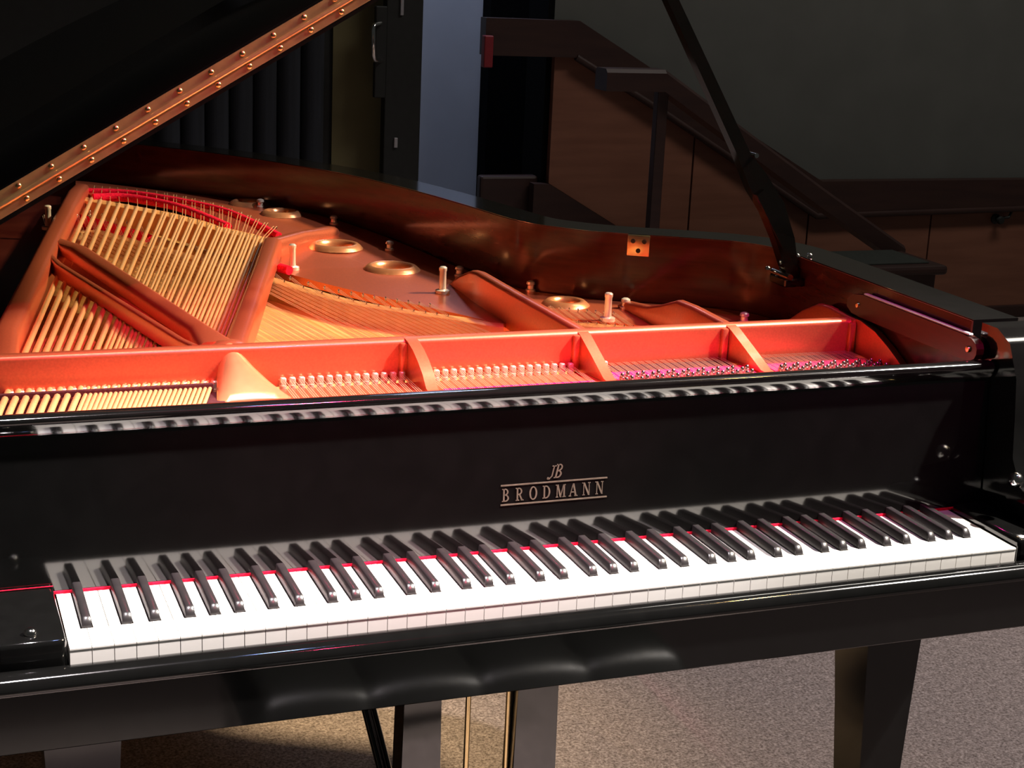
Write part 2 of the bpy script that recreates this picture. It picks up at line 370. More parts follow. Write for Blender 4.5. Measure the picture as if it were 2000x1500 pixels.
# lettering on the fallboard --------------------------------------
def half_ring(x, y0, y1, rx, t, tv, n=10):
    cy = (y0 + y1)/2; ry = (y1 - y0)/2; q = []
    for k in range(n):
        a, b = math.pi/2 - math.pi*k/n, math.pi/2 - math.pi*(k+1)/n
        q.append([(x + rx*math.cos(a), cy + ry*math.sin(a)), (x + rx*math.cos(b), cy + ry*math.sin(b)), (x + (rx - t)*math.cos(b), cy + (ry - tv)*math.sin(b)), (x + (rx - t)*math.cos(a), cy + (ry - tv)*math.sin(a))])
    return q
def full_ring(cx, cy, rx, ry, t, tv, n=20):
    q = []
    for k in range(n):
        a, b = 2*math.pi*k/n, 2*math.pi*(k+1)/n
        q.append([(cx + rx*math.cos(a), cy + ry*math.sin(a)), (cx + rx*math.cos(b), cy + ry*math.sin(b)), (cx + (rx - t)*math.cos(b), cy + (ry - tv)*math.sin(b)), (cx + (rx - t)*math.cos(a), cy + (ry - tv)*math.sin(a))])
    return q
def R4(a, b, c, d): return [(a, c), (b, c), (b, d), (a, d)]
def stroke(x0, y0, x1, y1, t): return [(x0, y0), (x0 + t, y0), (x1 + t, y1), (x1, y1)]
def ser(x, y, wd=.26): return R4(x - wd/2, x + wd/2, y, y + .06)
GL = {
 'B': [R4(.12, .28, 0, 1), R4(.02, .4, 0, .07), R4(.02, .4, .93, 1)] + half_ring(.36, .50, 1.0, .32, .15, .07) + half_ring(.36, 0, .54, .38, .16, .07) + [R4(.2, .4, .48, .55)],
 'R': [R4(.12, .28, 0, 1), R4(.02, .40, 0, .06), R4(.02, .4, .93, 1), R4(.2, .4, .45, .52)] + half_ring(.36, .45, 1.0, .34, .15, .07) + [stroke(.62, 0, .34, .48, .17), R4(.56, .86, 0, .06)],
 'O': full_ring(.45, .5, .42, .52, .17, .07),
 'D': [R4(.12, .28, 0, 1), R4(.02, .38, 0, .07), R4(.02, .38, .93, 1)] + half_ring(.36, 0, 1, .48, .17, .07),
 'M': [R4(.10, .18, 0, 1), R4(.82, .98, 0, 1), stroke(.44, 0, .10, 1, .18), stroke(.46, 0, .80, 1, .08), ser(.14, 0), ser(.90, 0, .34), R4(0, .2, .94, 1), R4(.85, 1.06, .94, 1)],
 'A': [stroke(.06, 0, .40, 1, .08), stroke(.66, 0, .38, 1, .18), R4(.2, .68, .30, .37), ser(.10, 0), ser(.76, 0, .34)],
 'N': [R4(.12, .20, 0, 1), R4(.72, .80, 0, 1), stroke(.66, 0, .10, 1, .18), ser(.16, 0), ser(.76, .94), R4(0, .2, .94, 1)],
 'J': [R4(.42, .56, .18, 1), R4(.26, .74, .93, 1)] + [[(x + .2, y) for x, y in q] for q in [[(.36 - .0, .18), (.22, .18), (.10, .06), (.06, -.08)], [(.06, -.08), (.10, .06), (-.12, .02), (-.14, -.06)]]] + full_ring(.06, .02, .10, .10, .1, .1, 10),
}
def glyph(name, ch, x, z, h, wd, shear=0.0, parent=None):
    bm = nb()
    for q in GL[ch]:
        F = []; Bk = []
        for (gx, gy) in q:
            X = x + gx*wd + gy*h*shear; Zc = z + gy*h
            F.append(bm.verts.new((X, fy(Zc) - .0009, zr(Zc)))); Bk.append(bm.verts.new((X, fy(Zc) + .0005, zr(Zc))))
        try:
            bm.faces.new(F)
            for i in range(4): bm.faces.new((F[i], Bk[i], Bk[(i+1) % 4], F[(i+1) % 4]))
        except ValueError: pass
    return obj(name, bm, 'brassdull', parent)
xs0, xs1 = .5460, .6930
zlo, zhi = .0615, .0868
for z in (zlo, zhi):
    bm = nb(); prism(bm, [(fy(z) - .0009, zr(z - .0009)), (fy(z) + .001, zr(z - .0009)), (fy(z) + .001, zr(z + .0009)), (fy(z) - .0009, zr(z + .0009))], 'x', xs0, xs1)
    obj('inlay_line', bm, 'brassdull', fall)
word = 'BRODMANN'; pitch = (xs1 - xs0)/8
for k, ch in enumerate(word):
    glyph('letter', ch, xs0 + k*pitch + .0018, zlo + .0042, .0168, .0128, 0, fall)
glyph('emblem', 'J', .609, zhi + .0048, .0165, .0115, .25, fall)
glyph('emblem', 'B', .6175, zhi + .0048, .0180, .0135, .25, fall)

# keyboard ---------------------------------------------------------
KW = 1.225/52
letters = 'ABCDEFG'
def has_sharp(i): return letters[i % 7] in 'ACDFG' and i < 51
OFS = {'A': .0045, 'C': -.0035, 'D': .0035, 'F': -.0045, 'G': 0.0}
bx = {i: (i + 1)*KW + (OFS[letters[i % 7]] if i > 0 else 0.0) for i in range(51) if has_sharp(i)}
cache = {}
def white_mesh(tl, tr):
    key = (round(tl, 4), round(tr, 4))
    if key in cache: return cache[key]
    g = .00035; bm = nb()
    p = [(g, 0), (KW - g, 0), (KW - g, .0485), (tr, .0485), (tr, .158), (tl, .158), (tl, .0485), (g, .0485)]
    pp = []
    for q in p:
        if not pp or (abs(q[0] - pp[-1][0]) + abs(q[1] - pp[-1][1])) > 1e-5: pp.append(q)
    prism(bm, pp, 'z', -.0026, 0)
    es = [e for e in bm.edges if all(v.co.z > -.0001 and v.co.y < .0001 for v in e.verts)]
    bmesh.ops.bevel(bm, geom=es, offset=.0008, segments=2, affect='EDGES')
    box(bm, g + .0001, KW - g - .0001, .0005, .047, -.026, -.0026)
    me = to_mesh('white_key', bm, 'ivory'); cache[key] = me; return me
for i in range(52):
    tl = max(.0005, (bx[i-1] + .0071 - i*KW) if (i-1) in bx else .0005)
    tr = min(KW - .0005, (bx[i] - .0071 - i*KW) if i in bx else KW - .0005)
    put('white_key', white_mesh(tl, tr), piano, (i*KW, 0, Z0))
bm = nb()
secs = []
for (y, zt, hw) in ((.0495, .0015, .0050), (.0505, .0050, .0050), (.0545, .0102, .0047), (.0575, .0117, .0046), (.155, .0122, .0046)):
    b = .0012; hb = .0059
    secs.append([(-hb, y, -.006), (-hw - .0004, y, zt - b), (-hw + b*.6, y, zt), (hw - b*.6, y, zt), (hw + .0004, y, zt - b), (hb, y, -.006)])
loft(bm, secs); bk = to_mesh('black_key', bm, 'ebony', 50)
for i, x in bx.items(): put('black_key', bk, piano, (x, 0, Z0))
bm = nb(); box(bm, -.070, 1.275, .1525, .1552, zr(.0002), zr(.0034)); obj('felt_strip', bm, 'felt', piano)
bm = nb(); box(bm, -.0745, -.003, .1500, .1512, zr(.011), zr(.0118)); obj('felt_strip', bm, 'felt', piano)
# cheek blocks with their knobs
for side, (x0, x1) in (('l', (-.0755, -.0025)), ('r', (1.2275, 1.2795))):
    bm = nb(); box(bm, x0, x1, .0, .150, zr(-.033), zr(.0115), .006, 3); ck = obj('cheek_block', bm, 'black', piano, smooth=35)
    bm = nb(); lathe(bm, [(0, 0), (.0065, 0), (.0072, .002), (.0062, .0055), (.003, .0075), (0, .008)], 16)
    obj('knob', bm, 'chrome', ck, smooth=50, loc=((-.038 if side == 'l' else 1.262), .021, zr(.0112)))
bm = nb(); lathe(bm, [(0, 0), (.009, 0), (.011, .003), (.011, .010), (.007, .014), (0, .015)], 18)
for v in bm.verts: v.co = Vector((1.2775 - v.co.z, .075 + v.co.x, zr(.067) + v.co.y))
obj('pivot_knob', bm, 'chrome', piano, smooth=50)

# legs, lyre -------------------------------------------------------
for cx in (.030, 1.195):
    bm = nb(); secs = []
    for z, h in ((zr(-.10), .052), (zr(-.14), .050), (zr(-.34), .040), (.16, .030), (.11, .030)):
        secs.append([(cx - h, .20, z), (cx + h, .20, z), (cx + h, .20 + 2*h, z), (cx - h, .20 + 2*h, z)])
    loft(bm, secs); leg = obj('leg', bm, 'lidblack', piano)
    bm = nb(); box(bm, cx - .034, cx + .034, .196, .264, .095, .112, .004); obj('leg_collar', bm, 'brass', leg)
    bm = nb(); tube(bm, [(cx - .012, .23, .034), (cx + .012, .23, .034)], .034, 16); obj('caster', bm, 'brass', leg, smooth=50)
bm = nb(); secs = []
for z, h in ((zr(-.10), .05), (zr(-.34), .04), (.10, .03)): secs.append([(.15 - h, 2.0, z), (.15 + h, 2.0, z), (.15 + h, 2.0 + 2*h, z), (.15 - h, 2.0 + 2*h, z)])
loft(bm, secs); leg = obj('leg', bm, 'lidblack', piano)
bm = nb(); tube(bm, [(.138, 2.03, .034), (.162, 2.03, .034)], .034, 16); obj('caster', bm, 'brass', leg, smooth=50)
bm = nb(); box(bm, .115, .185, 1.995, 2.065, .06, .105, .004); obj('leg_collar', bm, 'brass', leg)
bm = nb(); box(bm, .10, .20, 1.98, 2.12, zr(-.12), zr(-.04)); obj('leg_block', bm, 'black', piano)
lyre = None
bm = nb(); box(bm, .47, .745, .33, .41, zr(-.13), zr(-.10), .004); lyre = obj('lyre_top', bm, 'black', piano)
for x0, x1 in ((.490, .541), (.663, .722)):
    bm = nb(); loft(bm, [[(x0, .35, zr(-.13)), (x1, .35, zr(-.13)), (x1, .395, zr(-.13)), (x0, .395, zr(-.13))], [(x0 - .006, .35, .16), (x1 + .006, .35, .16), (x1 + .006, .395, .16), (x0 - .006, .395, .16)]])
    obj('lyre_post', bm, 'black', lyre)
for x in (.592, .655, .70):
    bm = nb(); tube(bm, [(x, .40 if x > .69 else .372, zr(-.105)), (x, .40 if x > .69 else .372, .12)], .0042, 10); obj('pedal_rod', bm, 'brass', lyre, smooth=60)
bm = nb(); box(bm, .46, .755, .31, .42, .09, .165, .008); obj('pedal_box', bm, 'black', lyre)
for x in (.545, .6075, .67):
    bm = nb(); secs = []
    for t in range(7):
        y = .33 - t*.026; hw = .010 + .012*math.sin(t/6*math.pi*.8); z = .10 - .004*t
        secs.append([(x - hw, y, z - .006), (x - hw*.8, y, z + .004), (x, y, z + .007), (x + hw*.8, y, z + .004), (x + hw, y, z - .006)])
    loft(bm, secs); obj('pedal', bm, 'brass', lyre, smooth=40)
for xa, xb in ((.455, .519), (.770, .706)):
    bm = nb(); tube(bm, [(xa, .80, zr(-.10)), (xb, .36, zr(-.62))], .0115, 12); obj('lyre_brace', bm, 'black', lyre, smooth=60)
bm = nb(); box(bm, .40, .825, .76, .84, zr(-.10), zr(-.06), .003); obj('brace_block', bm, 'black', piano)

# belly: soundboard, bridges, plate --------------------------------
bm = nb(); poly = [(p.x, p.y) for p in offset_path(RIM, -0.001)[i0:i1+1] if p.y > .50]
prism(bm, [(1.274, .50)] + poly + [(-.049, .50)], 'z', zr(.095), zr(.105)); obj('soundboard', bm, 'spruce', piano)
bm = nb(); prism(bm, [(-.049, .51), (-.040, .51), (-.03, .69), (.10, 1.436), (.20, 1.98), (.235, 2.24), (.10, 2.325), (-.015, 2.28), (-.049, 2.19)], 'z', zr(.112), zr(.128)); obj('lid_shade_sheet', bm, 'mahog', piano)  # dark sheet added over the soundboard in place of the lid's shadow
bm = nb(); box(bm, -.048, 1.273, .246, .455, zr(.09), zr(.1445)); obj('pin_block', bm, 'plate', piano)
def bar(name, path, wd, z0, z1, m, parent, bev=.003):
    bm = nb(); rib(bm, [(p[0], p[1], z1) for p in path], wd, zr(z0), bev); return obj(name, bm, m, parent, smooth=35)
BR = [(v[0], v[1]) for v in catmull([(.225, 1.74), (.29, 1.61), (.37, 1.44), (.462, 1.24), (.484, 1.195), (.566, 1.010), (.655, .904), (.724, .839), (.778, .785), (.86, .83), (.93, .78), (1.0, .735), (1.10, .66), (1.22, .59)], 5)]
k0 = 40
bar('long_bridge', BR[:k0+1], .030, .105, .140, 'maple', piano)
bar('treble_bridge', BR[k0+5:], .028, .105, .136, 'maple', piano)
BE = [(.246, 1.95), (.296, 1.877), (.359, 1.784), (.375, 1.757), (.417, 1.664), (.455, 1.563), (.489, 1.501), (.515, 1.431)]
BEI = [0, 3, 7, 8, 11, 14, 17, 20]
def bass_end(i):
    for (a, b), (p, q) in zip(zip(BEI, BEI[1:]), zip(BE, BE[1:])):
        if a <= i <= b:
            t = (i - a)/(b - a); return (p[0] + (q[0] - p[0])*t, p[1] + (q[1] - p[1])*t)
bar('bass_bridge', [(x + .012, y + .022) for x, y in [(.215, 1.99)] + BE + [(.525, 1.40)]], .036, .118, .164, 'maple', piano)

def zf(y): return .138 if y < 1.3 else (.138 + (y - 1.3)/.45*.024 if y < 1.75 else .162)
inner = [p for p in offset_path(RIM, -0.007)]
edge = [(p.x, p.y) for p in inner if p.y > .52 and p.x > .23]
front = [(.232, 2.14), (.262, 2.06), (.335, 2.045), (.43, 1.915), (.492, 1.66), (.51, 1.46), (.502, 1.30), (.560, 1.176), (.611, 1.079), (.674, .976), (.735, .877), (.778, .80), (.800, .805), (.864, .862), (.924, .806), (.999, .758), (1.06, .70), (1.15, .63), (1.26, .52)]
HOLES = [(.583, 1.905, .030), (.627, 1.768, .032), (.667, 1.459, .040), (.728, 1.267, .040), (.946, .923, .028)]
bm = nb()
def loop(pts):
    V = [bm.verts.new((x, y, zr(zf(y)))) for x, y in pts]
    return [bm.edges.new((V[i], V[(i+1) % len(V)])) for i in range(len(V))]
E_ = loop(edge + front)
for (x, y, r) in HOLES: E_ += loop([(x + r*math.cos(2*math.pi*k/24), y + r*math.sin(2*math.pi*k/24)) for k in range(24)])
bmesh.ops.triangle_fill(bm, use_beauty=True, use_dissolve=False, edges=E_)
top = list(bm.faces)
ext = bmesh.ops.extrude_face_region(bm, geom=top)
for v in [g for g in ext['geom'] if isinstance(g, bmesh.types.BMVert)]: v.co.z -= .014
plate = obj('iron_plate', bm, 'plate', piano)
for (x, y, r) in HOLES:
    bm = nb(); prof = [(r + .016, -.001), (r + .012, .0035), (r + .006, .0080), (r + .001, .0090), (r - .003, .0070), (r - .006, .001), (r - .009, -.012), (r - .010, -.030), (r + .001, -.030), (r + .001, -.002)]
    lathe(bm, prof, 32, closed=True); obj('sound_hole_ring', bm, 'ring', plate, smooth=70, loc=(x, y, zr(zf(y))))
# hitch-pin rise of the bass corner and front rail
bm = nb(); rl = [(.484, .140)] + [(.4925 - .0085*math.cos(math.radians(q)), .192 + .0085*math.sin(math.radians(q))) for q in range(0, 91, 10)] + [(.500, .2005), (.505, .197), (.506, .140)]
prism(bm, [(y, zr(z)) for y, z in rl], 'x', -.048, 1.270); obj('plate_rail', bm, 'plate', plate, smooth=50)
# struts behind the rail
bm = nb(); rib(bm, [(-.030, .505, .192), (-.014, .691, .19), (.118, 1.436, .19), (.214, 1.96, .19), (.243, 2.12, .178)], .036, zr(.140), .010); obj('strut', bm, 'plate', plate, smooth=40)
bm = nb(); rib(bm, [(.276, .51, .198), (.292, .575, .190), (.400, .95, .190), (.512, 1.345, .190), (.530, 1.41, .176)], [.04, .032, .030, .030, .034], zr(.146), .008); obj('strut', bm, 'plate', plate, smooth=40)
bm = nb(); rib(bm, [(.258, .525, .198), (.256, .66, .190), (.152, 1.30, .190), (.116, 1.42, .184)], [.06, .036, .036, .044], zr(.160), .012); obj('strut', bm, 'plate', plate, smooth=40)
bm = nb(); rib(bm, [(.236, .53, .166), (.228, .64, .166), (.126, 1.24, .166), (.105, 1.36, .166)], .034, zr(.160), .002); obj('strut_web', bm, 'plate', plate)
bm = nb(); rib(bm, [(.226, .53, .194), (.219, .60, .186), (.105, 1.17, .186), (.092, 1.30, .186)], .012, zr(.160), .004); obj('strut', bm, 'plate', plate, smooth=40)
bm = nb(); rib(bm, [(.528, 1.40, .178), (.60, 1.48, .176), (.69, 1.585, .166)], [.034, .030, .04], zr(.140), .012); obj('strut', bm, 'plate', plate, smooth=40)
bm = nb(); rib(bm, [(.800, .505, .198), (.800, .80, .194), (.800, .96, .193), (.802, 1.0, .188), (.804, 1.06, .168), (.806, 1.12, .142)], .022, zr(.130), .007); obj('strut', bm, 'plate', plate, smooth=40)
bm = nb(); rib(bm, [(1.045, .505, .197), (1.045, .62, .199), (1.045, .674, .197), (1.045, .729, .178), (1.045, .786, .162), (1.045, .87, .152), (1.045, .90, .14)], .020, zr(.128), .007); obj('strut', bm, 'plate', plate, smooth=40)
bm = nb(); rib(bm, [(1.258, .48, .201), (1.258, .56, .205), (1.258, .591, .202), (1.258, .637, .181), (1.256, .682, .152), (1.254, .73, .139)], .014, zr(.128), .005); obj('strut', bm, 'plate', plate, smooth=40)
# brackets running forward from the rail over the pin block
def mkbracket(x0, x1, hw, curve):
    prof = curve + [(curve[-1][0], .140), (curve[0][0], .140)]
    P = [(y, zr(z)) for y, z in prof]; bm = nb(); L = []; Rr = []
    ymin = curve[-1][0]; y0 = curve[0][0]
    for (y, z) in P:
        t = (y0 - y)/(y0 - ymin); xc = x0 + (x1 - x0)*t
        L.append(bm.verts.new((xc - hw, y, z))); Rr.append(bm.verts.new((xc + hw, y, z)))
    n = len(P); bm.faces.new(L); bm.faces.new(list(reversed(Rr)))
    for i in range(n): bm.faces.new((L[i], Rr[i], Rr[(i+1) % n], L[(i+1) % n]))
    bevel_all(bm, .0025, 2, 30)
    return obj('bracket', bm, 'plate', plate, smooth=40)
mkbracket(.524, .531, .0085, [(.495, .201), (.478, .199), (.455, .191), (.435, .180), (.415, .166), (.40, .150), (.385, .146)])
mkbracket(.790, .800, .0085, [(.495, .201), (.478, .196), (.44, .174), (.40, .150), (.37, .146)])
mkbracket(1.036, 1.060, .0085, [(.495, .201), (.478, .196), (.44, .174), (.40, .150), (.37, .146)])
mkbracket(1.262, 1.268, .006, [(.495, .202), (.47, .201), (.43, .193), (.39, .176), (.35, .155), (.33, .147)])
bm = nb(); secs = []
for k in range(9):
    t = k/8; y = .500 - .092*t; a = .017 + .034*t; cx = .268 + .018*t; h = .056*(1 - t)**0.95 + .004
    secs.append([(cx + a*1.05*math.cos(q), y, zr(.142) + h*max(0, math.sin(q))**.7) for q in [math.pi*i/14 for i in range(15)]] )
loft(bm, secs); obj('bracket', bm, 'ring', plate, smooth=60)
bm = nb(); lathe(bm, [(0, .02), (.018, .018), (.034, .008), (.042, -.01), (.042, -.03), (0, -.03)], 20); obj('strut_hub', bm, 'plate', plate, smooth=50, loc=(.272, .520, zr(.180)))
# pilasters where rail meets brackets
for x in (.512, .778, 1.024, 1.250):
    bm = nb(); box(bm, x - .005, x + .006, .476, .486, zr(.142), zr(.196), .003); obj('rail_pilaster', bm, 'plate', plate, smooth=40)
# nose bolts and perimeter screws
bm = nb(); lathe(bm, [(0, 0), (.013, 0), (.013, .006), (.0068, .008), (.0062, .012), (.0060, .040), (.0070, .042), (.0070, .047), (.005, .049), (0, .0495)], 18); nm = to_mesh('nose_bolt', bm, 'satin', 40)
for (x, y) in ((.540, 1.290), (.757, 1.045), (.968, .790), (.133, 1.70)): put('nose_bolt', nm, plate, (x, y, zr(zf(y)) if x > .3 else zr(.150)))
bm = nb(); lathe(bm, [(0, 0), (.0095, 0), (.0095, .004), (.0065, .006), (.006, .012), (.0085, .014), (.0075, .018), (.004, .020), (0, .0205)], 16); pm = to_mesh('plate_screw', bm, 'satin', 45)
for (x, y) in ((.715, 1.66), (.770, 1.425), (.838, 1.19), (.925, 1.04), (1.04, .875), (1.20, .735), (.60, 1.86)): put('plate_screw', pm, plate, (x, y, zr(zf(y) - .001)))

# strings, pins, felts ---------------------------------------------
FX0, FX1 = -.0225, .2435
def bass_front(i): return FX0 + (FX1 - FX0)*i/20
HP = [(.277, 2.161), (.330, 2.125), (.399, 2.076), (.455, 1.99), (.504, 1.885), (.545, 1.74), (.572, 1.586)]
def hitch(i):
    t = i/20*(len(HP) - 1); k = min(int(t), len(HP) - 2); u = t - k
    return (HP[k][0] + (HP[k+1][0] - HP[k][0])*u, HP[k][1] + (HP[k+1][1] - HP[k][1])*u)
bm = nb(); lathe(bm, [(0, 0), (.0016, 0), (.0016, .006), (.0009, .0072), (0, .0075)], 8); hpin = to_mesh('hitch_pin', bm, 'nickel', 40)
bm = nb(); lathe(bm, [(0, 0), (.0033, 0), (.0033, .006), (.0042, .0050), (.0042, .0085), (.0030, .009), (.0030, .0115), (.0022, .0135), (.0016, .014), (0, .014)], 10); tpin = to_mesh('tuning_pin', bm, 'nickel', 40)
bm = nb(); box(bm, -.0042, .0042, -.0035, .0035, 0, .012, .0012, 1); lathe(bm, [(.0052, -.004), (.0052, .001), (0, .001)], 10); agr = to_mesh('agraffe', bm, 'agraffe', 40)
wound = 0
for i in range(21):
    xf = bass_front(i); xe, ye = bass_end(i); hx, hy = hitch(i)
    ofs = [0] if i < 8 else [-.0031, .0031]
    r = .0047 - .0004*i/8 if i < 8 else .0030 - .0003*(i - 8)/12
    for q, o in enumerate(ofs):
        d = Vector((xe - xf, ye - .5, .0)).normalized(); nx, ny = d.y, -d.x
        a = Vector((xf + nx*o, .43 + ny*o - 0, zr(.1515))); e = Vector((xe + nx*o, ye + ny*o, zr(.1700)))
        a.x -= d.x/d.y*.07
        def at(y): t = (y - a.y)/(e.y - a.y); return a + (e - a)*t
        bm = nb()
        tube(bm, [(a.x - d.x*.06, a.y - d.y*.055, zr(.1475)), at(.40), at(.505), at(1.0), at(1.35), e], [r, r, r, r, r, r], 8)
        tube(bm, [e, (e.x + d.x*.02, e.y + d.y*.02, e.z), (hx + nx*o, hy + ny*o, zr(.168))], .0008, 5)
        s = obj('bass_string', bm, 'copper', piano, smooth=60)
        put('hitch_pin', hpin, plate, (hx + nx*o, hy + ny*o, zr(.161)))
        put('tuning_pin', tpin, piano, (a.x - d.x*.10 + (.0 if q == 0 else .004), .30 - .022*(i % 2) - .04*q, zr(.1445)))
    put('agraffe', agr, plate, (xf, .478, zr(.143)))
bm = nb(); box(bm, -.045, .238, .4515, .4575, zr(.1500), zr(.1585), .001, 1); obj('string_felt', bm, 'darkfelt', piano)
bm = nb(); box(bm, -.047, .2445, .30, .4545, zr(.1442), zr(.1456)); obj('under_felt', bm, 'darkfelt', piano)
# tenor and treble unisons: three wires to a note
NT = 67
def tx(i): return [.338 + i*.0132 for i in range(14)][i] if i < 14 else (.548 + (i - 14)*.0130 if i < 32 else (.812 + (i - 32)*.0122 if i < 50 else 1.073 + (i - 50)*.0108))
def bridge_hit(x, lean, seg):
    best = None
    for p, q in zip(seg, seg[1:]):
        f0 = p[0] - (x - lean*(p[1] - .48)); f1 = q[0] - (x - lean*(q[1] - .48))
        if f0*f1 <= 0 and abs(f0 - f1) > 1e-9:
            t = f0/(f0 - f1); best = (p[0] + (q[0] - p[0])*t, p[1] + (q[1] - p[1])*t)
    return best
seq = []
for i in range(NT):
    x = tx(i)
    b = bridge_hit(x, .17 if i < 32 else .10, BR[:k0+1] if i < 32 else BR[k0+5:])
    if b is None: b = (x - .17*1.2, 1.68) if i < 32 else (x - .02, .60)
    seq.append((x, b))
bm = nb(); lathe(bm, [(0, 0), (.0012, 0), (.0012, .005), (.0006, .006), (0, .0062)], 6); bpin = bm
bpin_me = to_mesh('bridge_pin', bpin, 'nickel', 40)
for i, (x, b) in enumerate(seq):
    bm = nb()
    yb = .30 if i < 32 else .345
    d = Vector((b[0] - x, b[1] - .48)).normalized()
    hx, hy = b[0] + d.x*.09 + .012, b[1] + d.y*.09
    for q in (-1, 0, 1):
        o = q*.0032
        tube(bm, [(x + o, yb, zr(.1475)), (x + o, .48, zr(.1500)), (b[0] + o, b[1], zr(.1415 if i < 32 else .1375)), (hx + o, hy, zr(zf(hy) + .004))], .00035, 5)
    obj('treble_string', bm, 'wire', piano, smooth=60)
    if i < 34: put('agraffe', agr, plate, (x, .4765, zr(.143)))
    for q in (-1, 0, 1):
        if i < 32: py = .285 + .016*q + .02*(i % 2)
        else: py = .372 + .022*q + .008*(i % 2)
        put('tuning_pin', tpin, piano, (x + q*.0036, py, zr(.1445)))
    put('bridge_pin', bpin_me, piano, (b[0], b[1], zr(.139 if i < 32 else .135)))
    if i < 60: put('hitch_pin', hpin, plate, (hx, hy, zr(zf(hy) - .001)))
# red felt tinted with the magenta light under the treble pins, pink cloth strips round the bass hitch pins
for x0, x1 in ((.548, .778), (.812, 1.040), (1.072, 1.256)):
    bm = nb(); box(bm, x0, x1, .334, .446 if x0 > .6 else .408, zr(.1442), zr(.1462), .0008, 1); obj('pin_felt', bm, 'magfelt', piano)
for x0, x1 in ((.812, 1.030), (1.068, 1.250)):
    bm = nb(); box(bm, x0, x1, .4485, .4835, zr(.1438), zr(.1450)); obj('gap_shade_strip', bm, 'darkfelt', piano)  # dark strip standing in for the shade of the gap before the rail
def cord(name, pts, r, m):
    bm = nb(); P = catmull(pts, 5); tube(bm, [(p[0], p[1] , zr(p[2])) for p in P], r, 8); return obj(name, bm, m, plate, smooth=60)
cord('felt_braid', [(.254, 1.990, .167), (.328, 1.985, .167), (.419, 1.85, .166), (.480, 1.61, .164)], .0095, 'felt')
cord('felt_braid', [(.243, 2.105, .164), (.341, 2.069, .164), (.437, 1.950, .164), (.518, 1.783, .164), (.571, 1.544, .156)], .0075, 'felt')
cord('felt_braid', [(.195, 1.864, .140), (.247, 1.764, .140), (.319, 1.608, .138)], .016, 'felt')
cord('felt_braid', [(.512, 1.270, .146), (.524, 1.245, .146)], .009, 'felt')

# music desk slide, lock plate -------------------------------------
bm = nb(); loft(bm, [[(1.262, y, zr(zb)), (1.262, y, zr(zt)), (1.2748, y, zr(zt)), (1.2748, y, zr(zb))] for y, zb, zt in ((.52, .214, .226), (.505, .206, .236), (.48, .204, .240), (.215, .204, .240), (.196, .206, .238), (.186, .211, .233), (.182, .218, .226))])
sl = obj('music_desk_slide', bm, 'brownwood', piano)
bm = nb(); box(bm, 1.2635, 1.2715, .205, .478, zr(.240), zr(.2432), .001, 1); obj('slide_strip', bm, 'steelstrip', sl)
bm = nb(); lathe(bm, [(0, 0), (.005, 0), (.004, .003), (0, .004)], 12)
for v in bm.verts: v.co = Vector((1.262 - v.co.z, v.co.x, v.co.y))
scm = to_mesh('slide_screw', bm, 'brass', 50)
for y in (.200, .488): put('slide_screw', scm, sl, (0, y, zr(.222)))
# brass plate on the inner rim
j = min(range(len(RIM)), key=lambda k: abs(RIM[k].x - 1.078) + (0 if .8 < RIM[k].y < 1.1 else 9))
tv = (RIM[j+1] - RIM[j-1]).normalized(); nv = Vector((-tv.y, tv.x)); c0 = RIM[j]
if nv.y > 0: nv = -nv
bm = nb(); box(bm, -.020, .020, -.002, .0015, -.019, .019, .003, 2)
m4 = Matrix(((tv.x, -nv.x, 0, c0.x + nv.x*.001), (tv.y, -nv.y, 0, c0.y + nv.y*.001), (0, 0, 1, zr(.2405)), (0, 0, 0, 1)))
bmesh.ops.transform(bm, matrix=m4, verts=bm.verts); lp = obj('lock_plate', bm, 'brass', piano, smooth=40)
for (u, v) in ((-.010, .008), (.010, .008), (0, -.009)):
    bm = nb(); lathe(bm, [(0, .0), (.0042, .0), (.0042, .0012), (.003, .0016), (0, .0012)], 12)
    for q in bm.verts: q.co = m4 @ Vector((u + q.co.x, -.0018 - q.co.z, v + q.co.y))
    obj('screw_hole', bm, 'void', lp)

# lid ---------------------------------------------------------------
LA = math.radians(30.8); HX, HZ, LY = -.13, zr(.271), .68
def lidx(p):
    x, y, z = p; dx, dz = x - HX, z - .271
    return Vector((HX + dx*math.cos(LA) - dz*math.sin(LA), y, HZ + dx*math.sin(LA) + dz*math.cos(LA)))
def to_lid(bm):
    for v in bm.verts: v.co = lidx(v.co)
    return bm
OUTL = offset_path(RIM, 0.086)
lp_ = [(p.x, p.y) for p in OUTL if p.y > LY]
bm = nb(); prism(bm, [(1.361, LY)] + lp_ + [(-.13, LY)], 'z', .271, .293); bevel_all(bm, .003, 2, 50); to_lid(bm); lid = obj('lid', bm, 'lidblack', piano, smooth=35)
bm = nb(); box(bm, -.13, 1.361, LY, LY + .50, .2945, .3155, .004, 2); to_lid(bm); obj('front_flap', bm, 'lidblack', lid, smooth=35)
bm = nb(); box(bm, -.125, 1.355, LY - .0016, LY + .0005, .2775, .2928); box(bm, -.125, 1.355, LY - .0016, LY + .0005, .2945, .3115); to_lid(bm); hinge = obj('piano_hinge', bm, 'hinge_brass', lid)
bm = nb(); tube(bm, [(-.125, LY - .003, .2937), (1.355, LY - .003, .2937)], .0036, 12); to_lid(bm); obj('hinge_knuckle', bm, 'hinge_brass', hinge, smooth=60)
bm = nb(); lathe(bm, [(0, 0), (.0046, 0), (.0040, .0016), (.002, .0026), (0, .0028)], 12)
for v in bm.verts: v.co = Vector((v.co.x, -v.co.z, v.co.y))
hs = to_mesh('hinge_screw', bm, 'brass', 60)
